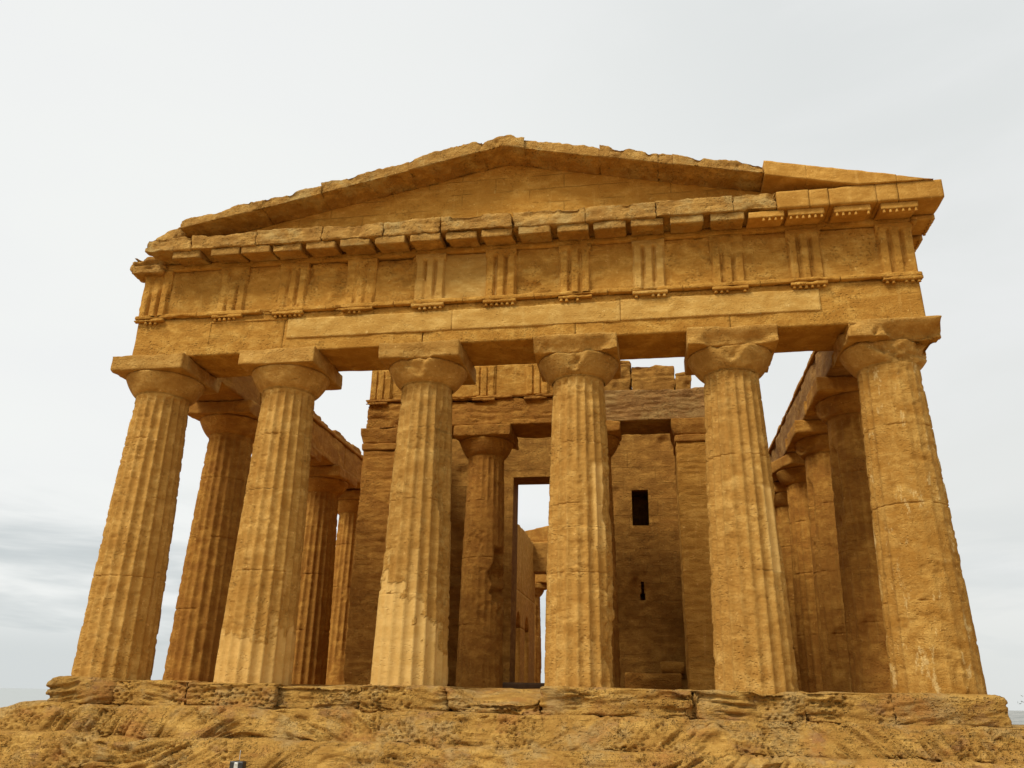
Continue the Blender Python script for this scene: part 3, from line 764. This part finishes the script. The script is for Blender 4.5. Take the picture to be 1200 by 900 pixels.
# ------------------------------------------------------------------ ground and far land
def sd_(o, **k):
    for a, b in k.items(): o[a] = b
    return o
def ground_h(x, y):
    r = np.hypot(x-0, (y-15)*.8)
    P = np.stack([x, y, x*0], 1)
    h = -1.78 + (fbm(P, .25, 4, 1400)-.5)*.25*sst(9.5, 16, r)
    h = h - 105*sst(30, 420, r)                          # the ridge falls away
    far = sst(700, 2600, r)
    h = h + far*(60*(fbm(P, .0012, 4, 1410)) + 12)*sst(-300, 300, x)
    return h
rs = np.concatenate([np.linspace(0, 40, 90), np.geomspace(40.6, 24000, 110)]); nt_ = 220
th = np.arange(nt_)/nt_*2*PI
RRg, THg = np.meshgrid(rs, th, indexing='ij'); gx = (RRg*np.cos(THg)).ravel(); gy = (RRg*np.sin(THg)+10).ravel()
V = np.stack([gx, gy, ground_h(gx, gy)], 1)
I = np.arange(len(rs)*nt_).reshape(len(rs), nt_); J = np.roll(I, -1, axis=1)
F = np.stack([I[:-1], I[1:], J[1:], J[:-1]], -1).reshape(-1, 4)
def ground_mat():
    m = bpy.data.materials.new('ground'); m.use_nodes = True; nt = m.node_tree; nt.nodes.clear(); n = N(nt)
    pos = n('ShaderNodeNewGeometry').outputs['Position']
    ln = n('ShaderNodeVectorMath', {0: pos}, operation='LENGTH').outputs['Value']
    a = n.noise(pos, .8, 6, .65); b = n.noise(pos, 14, 5, .7)
    near = n.mix(n.rng(a, .35, .65), (.34, .19, .06), (.44, .29, .11))
    near = n.mix(n.rng(b, .5, .72, 0, .5), near, (.22, .13, .05))
    gr = n.mix(n.rng(n.noise(pos, .35, 4, .6), .5, .6, 0, .7), near, (.09, .10, .035))
    near = n.mix(n.rng(ln, 18, 40), near, gr)
    f = n.mix(n.rng(n.noise(n.scale(pos, (1, 1, 1)), .004, 6, .7), .42, .6), (.20, .21, .20), (.34, .34, .32))
    f = n.mix(n.rng(n.noise(pos, .03, 4, .7), .58, .66), f, (.52, .52, .50))
    col = n.mix(n.rng(ln, 150, 700), near, f)  # far land pales with distance: haze put into the base colour
    bump = n('ShaderNodeBump', {'Strength': .8, 'Distance': .05, 'Height': n.math('ADD', b, a)})
    bs = n('ShaderNodeBsdfPrincipled', {'Base Color': col, 'Roughness': .95, 'Normal': bump.outputs[0]})
    n('ShaderNodeOutputMaterial', {'Surface': bs.outputs[0]}); return m
gd = make('ground', Geo().add(V, F), ground_mat()); gd['kind'] = 'structure'

def sea_mat():
    m = bpy.data.materials.new('sea'); m.use_nodes = True; nt = m.node_tree; nt.nodes.clear(); n = N(nt)
    pos = n('ShaderNodeNewGeometry').outputs['Position']
    bump = n('ShaderNodeBump', {'Strength': .15, 'Distance': .4, 'Height': n.noise(pos, .12, 4, .6)})
    bs = n('ShaderNodeBsdfPrincipled', {'Base Color': (.36, .385, .385, 1), 'Roughness': .6, 'Normal': bump.outputs[0]})  # pale grey base colour stands in for haze over the water
    n('ShaderNodeOutputMaterial', {'Surface': bs.outputs[0]}); return m
V = np.array([[-40000., -40000, -96], [-700, -40000, -96], [-700, 45000, -96], [-40000, 45000, -96]])
sea = make('sea', Geo().add(V, np.array([[0, 1, 2, 3]])), sea_mat()); sea['kind'] = 'structure'
# distant town houses on the far slope, right of the temple
M_white = plain('whitewash', (.62, .60, .56), .8, var=.08, sc=.3); M_roof = plain('roof_tiles', (.30, .17, .11), .9, var=.2, sc=.5); M_glass = plain('dark_window', (.05, .055, .06), .3)
def house(x, y, w, d, h, rz):
    z = float(ground_h(np.array([x]), np.array([y]))[0])
    e = empty('house', (x, y, z)); e.rotation_euler = (0, 0, rz)
    make('wall', rough_box(Geo(), (-w/2, -d/2, -3), (w/2, d/2, h), res=50, amp=0, wear=.0), M_white, e, smooth=False)
    make('roof', rough_box(Geo(), (-w/2-.5, -d/2-.5, h+.01), (w/2+.5, d/2+.5, h+1.2), res=50, amp=0, wear=0,
         mapf=lambda P: np.stack([P[:, 0]*np.where(P[:, 2] > h+.5, .55, 1), P[:, 1]*np.where(P[:, 2] > h+.5, .55, 1), P[:, 2]], 1)), M_roof, e, smooth=False)
    g = Geo()
    nf = max(1, int(h/3.2)); nw = max(2, int(w/4))
    for a in range(nf):
        for b in range(nw):
            rough_box(g, (-w/2+(b+.5)*w/nw-.7, -d/2-.12, 1+a*3.2), (-w/2+(b+.5)*w/nw+.7, -d/2-.02, 2.6+a*3.2), res=50, amp=0, wear=0)
    make('window', g, M_glass, e, smooth=False)
    e['category'] = 'house'; e['group'] = 'distant pale houses on the plain'
    e['label'] = 'tiny pale house on the distant plain beyond the right end of the rock base'
    return e
dirv = (r2*(1190-600)/FPX + fwd)
for i, (u, dist) in enumerate(((1184, 1250), (1189, 1420), (1193, 1160), (1197, 1500), (1203, 1300), (1211, 1380), (1222, 1230))):
    dv = r2*(u-600)/FPX-u2*(838-450)/FPX+fwd; k = dist/math.hypot(dv.x, dv.y)
    house(CX+dv.x*k, CY+dv.y*k, random.uniform(12, 24), random.uniform(10, 14), random.uniform(5, 9), random.uniform(-.6, .2))

# ------------------------------------------------------------------ loose things
box_obj2 = rough_box(Geo(), (-.78, -.35, 0), (.72, .35, .52), res=.04, amp=.03, wear=.08, f=2.5, seed=1500, bite=.08)
b = make('stone_block', box_obj2, M_pro); b.location = (2.95, 8.75, -.03)
sd_(b, label='long fallen stone block lying in the dark at the foot of the pronaos back wall', category='stone block')
b2 = make('stone_block', rough_box(Geo(), (-.33, -.3, 0), (.33, .3, .34), res=.035, amp=.05, wear=.16, f=3, seed=1510, bite=.10), M_wall)
b2.location = (3.45, 8.72, .46)
sd_(b2, label='small lighter rounded stone resting on the long fallen block', category='stone block')

fl = empty('floodlight', (-3.88, -1.30, -1.52))
sd_(fl, label='small dark ground floodlight with a pale glass strip at the foot of the rock steps', category='floodlight')
M_metal = plain('dark_metal', (.05, .05, .05), .45, .6); M_lens = plain('pale_glass', (.55, .55, .50), .2)
g = rough_box(Geo(), (-.115, -.06, .10), (.115, .07, .255), res=.02, amp=.0, wear=.012)
make('housing', g, M_metal, fl)
make('lens', rough_box(Geo(), (-.035, -.068, .12), (.035, -.060, .24), res=.02, amp=0, wear=.002), M_lens, fl)
make('bracket', rough_box(Geo(), (-.02, -.02, -.08), (.02, .02, .11), res=.03, amp=0, wear=.003), M_metal, fl)
make('cable', rough_box(Geo(), (-.004, .03, .25), (.004, .038, .42), res=.05, amp=0, wear=.001), M_lens, fl)

# the tree whose twigs reach into the frame at the right edge
def tube(g, pts, r0, r1, ns=7):
    pts = [Vector(p) for p in pts]; rings = []
    for i, p in enumerate(pts):
        d = (pts[min(i+1, len(pts)-1)]-pts[max(i-1, 0)]).normalized(); a = d.orthogonal().normalized(); b_ = d.cross(a)
        r = r0+(r1-r0)*i/(len(pts)-1)
        rings.append([p+(a*math.cos(t)+b_*math.sin(t))*r for t in [k/ns*2*PI for k in range(ns)]])
    V = np.array([list(q) for rg in rings for q in rg]); I = np.arange(len(V)).reshape(len(pts), ns); J = np.roll(I, -1, axis=1)
    g.add(V, np.stack([I[:-1], J[:-1], J[1:], I[1:]], -1).reshape(-1, 4))
M_bark = plain('bark', (.16, .12, .085), .9); M_leaf = plain('leaf', (.10, .115, .07), .6, var=.4, sc=3)
rnd = random.Random(5)
def tree(x, y, z, hgt, name, label, spread, nleaf, reach=(0, 0)):
    e = empty(name, (x, y, z)); sd_(e, label=label, category='tree')
    gt, gl = Geo(), Geo()
    tube(gt, [(0, 0, -.3), (.05, .03, hgt*.25), (-.05, .05, hgt*.5)], .11, .07)
    LV = []; 
    for k in range(16):
        a = rnd.uniform(0, 2*PI); el = rnd.uniform(.1, 1.1); L = spread*rnd.uniform(.6, 1.1)
        p0 = Vector((-.04, .04, hgt*rnd.uniform(.25, .5)))
        d = Vector((math.cos(a)*math.cos(el), math.sin(a)*math.cos(el), math.sin(el)))
        pts = [p0+d*L*t+Vector((rnd.uniform(-.07, .07), rnd.uniform(-.07, .07), -.05*t*t*L)) for t in (0, .3, .6, 1)]
        tube(gt, pts, .035, .008, 5)
        for j in range(7):
            q0 = pts[0].lerp(pts[3], rnd.uniform(.35, 1)); dd = (d+Vector((rnd.uniform(-1, 1), rnd.uniform(-1, 1), rnd.uniform(-.5, .9)))).normalized()
            q1 = q0+dd*rnd.uniform(.25, .55)*spread*.5; tube(gt, [q0, q0.lerp(q1, .5)+Vector((0, 0, .03)), q1], .009, .003, 4)
            for m_ in range(nleaf):
                c = q0.lerp(q1, rnd.uniform(.2, 1.1))+Vector((rnd.gauss(0, .04), rnd.gauss(0, .04), rnd.gauss(0, .04)))
                u_ = Vector((rnd.gauss(0, 1), rnd.gauss(0, 1), rnd.gauss(0, 1))).normalized(); v_ = u_.orthogonal().normalized()
                l, w = rnd.uniform(.025, .045), .010
                LV += [c-u_*l, c+v_*w, c+u_*l, c-v_*w]
    gl.add(np.array([list(q) for q in LV]), np.arange(len(LV)).reshape(-1, 4))
    make('trunk', gt, M_bark, e); make('crown', gl, M_leaf, e, smooth=False)
dv = r2*(1232-600)/FPX-u2*(812-450)/FPX+fwd; k = 22/math.hypot(dv.x, dv.y)
tree(CX+dv.x*k, CY+dv.y*k, -1.8, 2.5, 'small_tree', 'small sparse tree whose twigs show at the right edge beside the rock base', 1.05, 11)
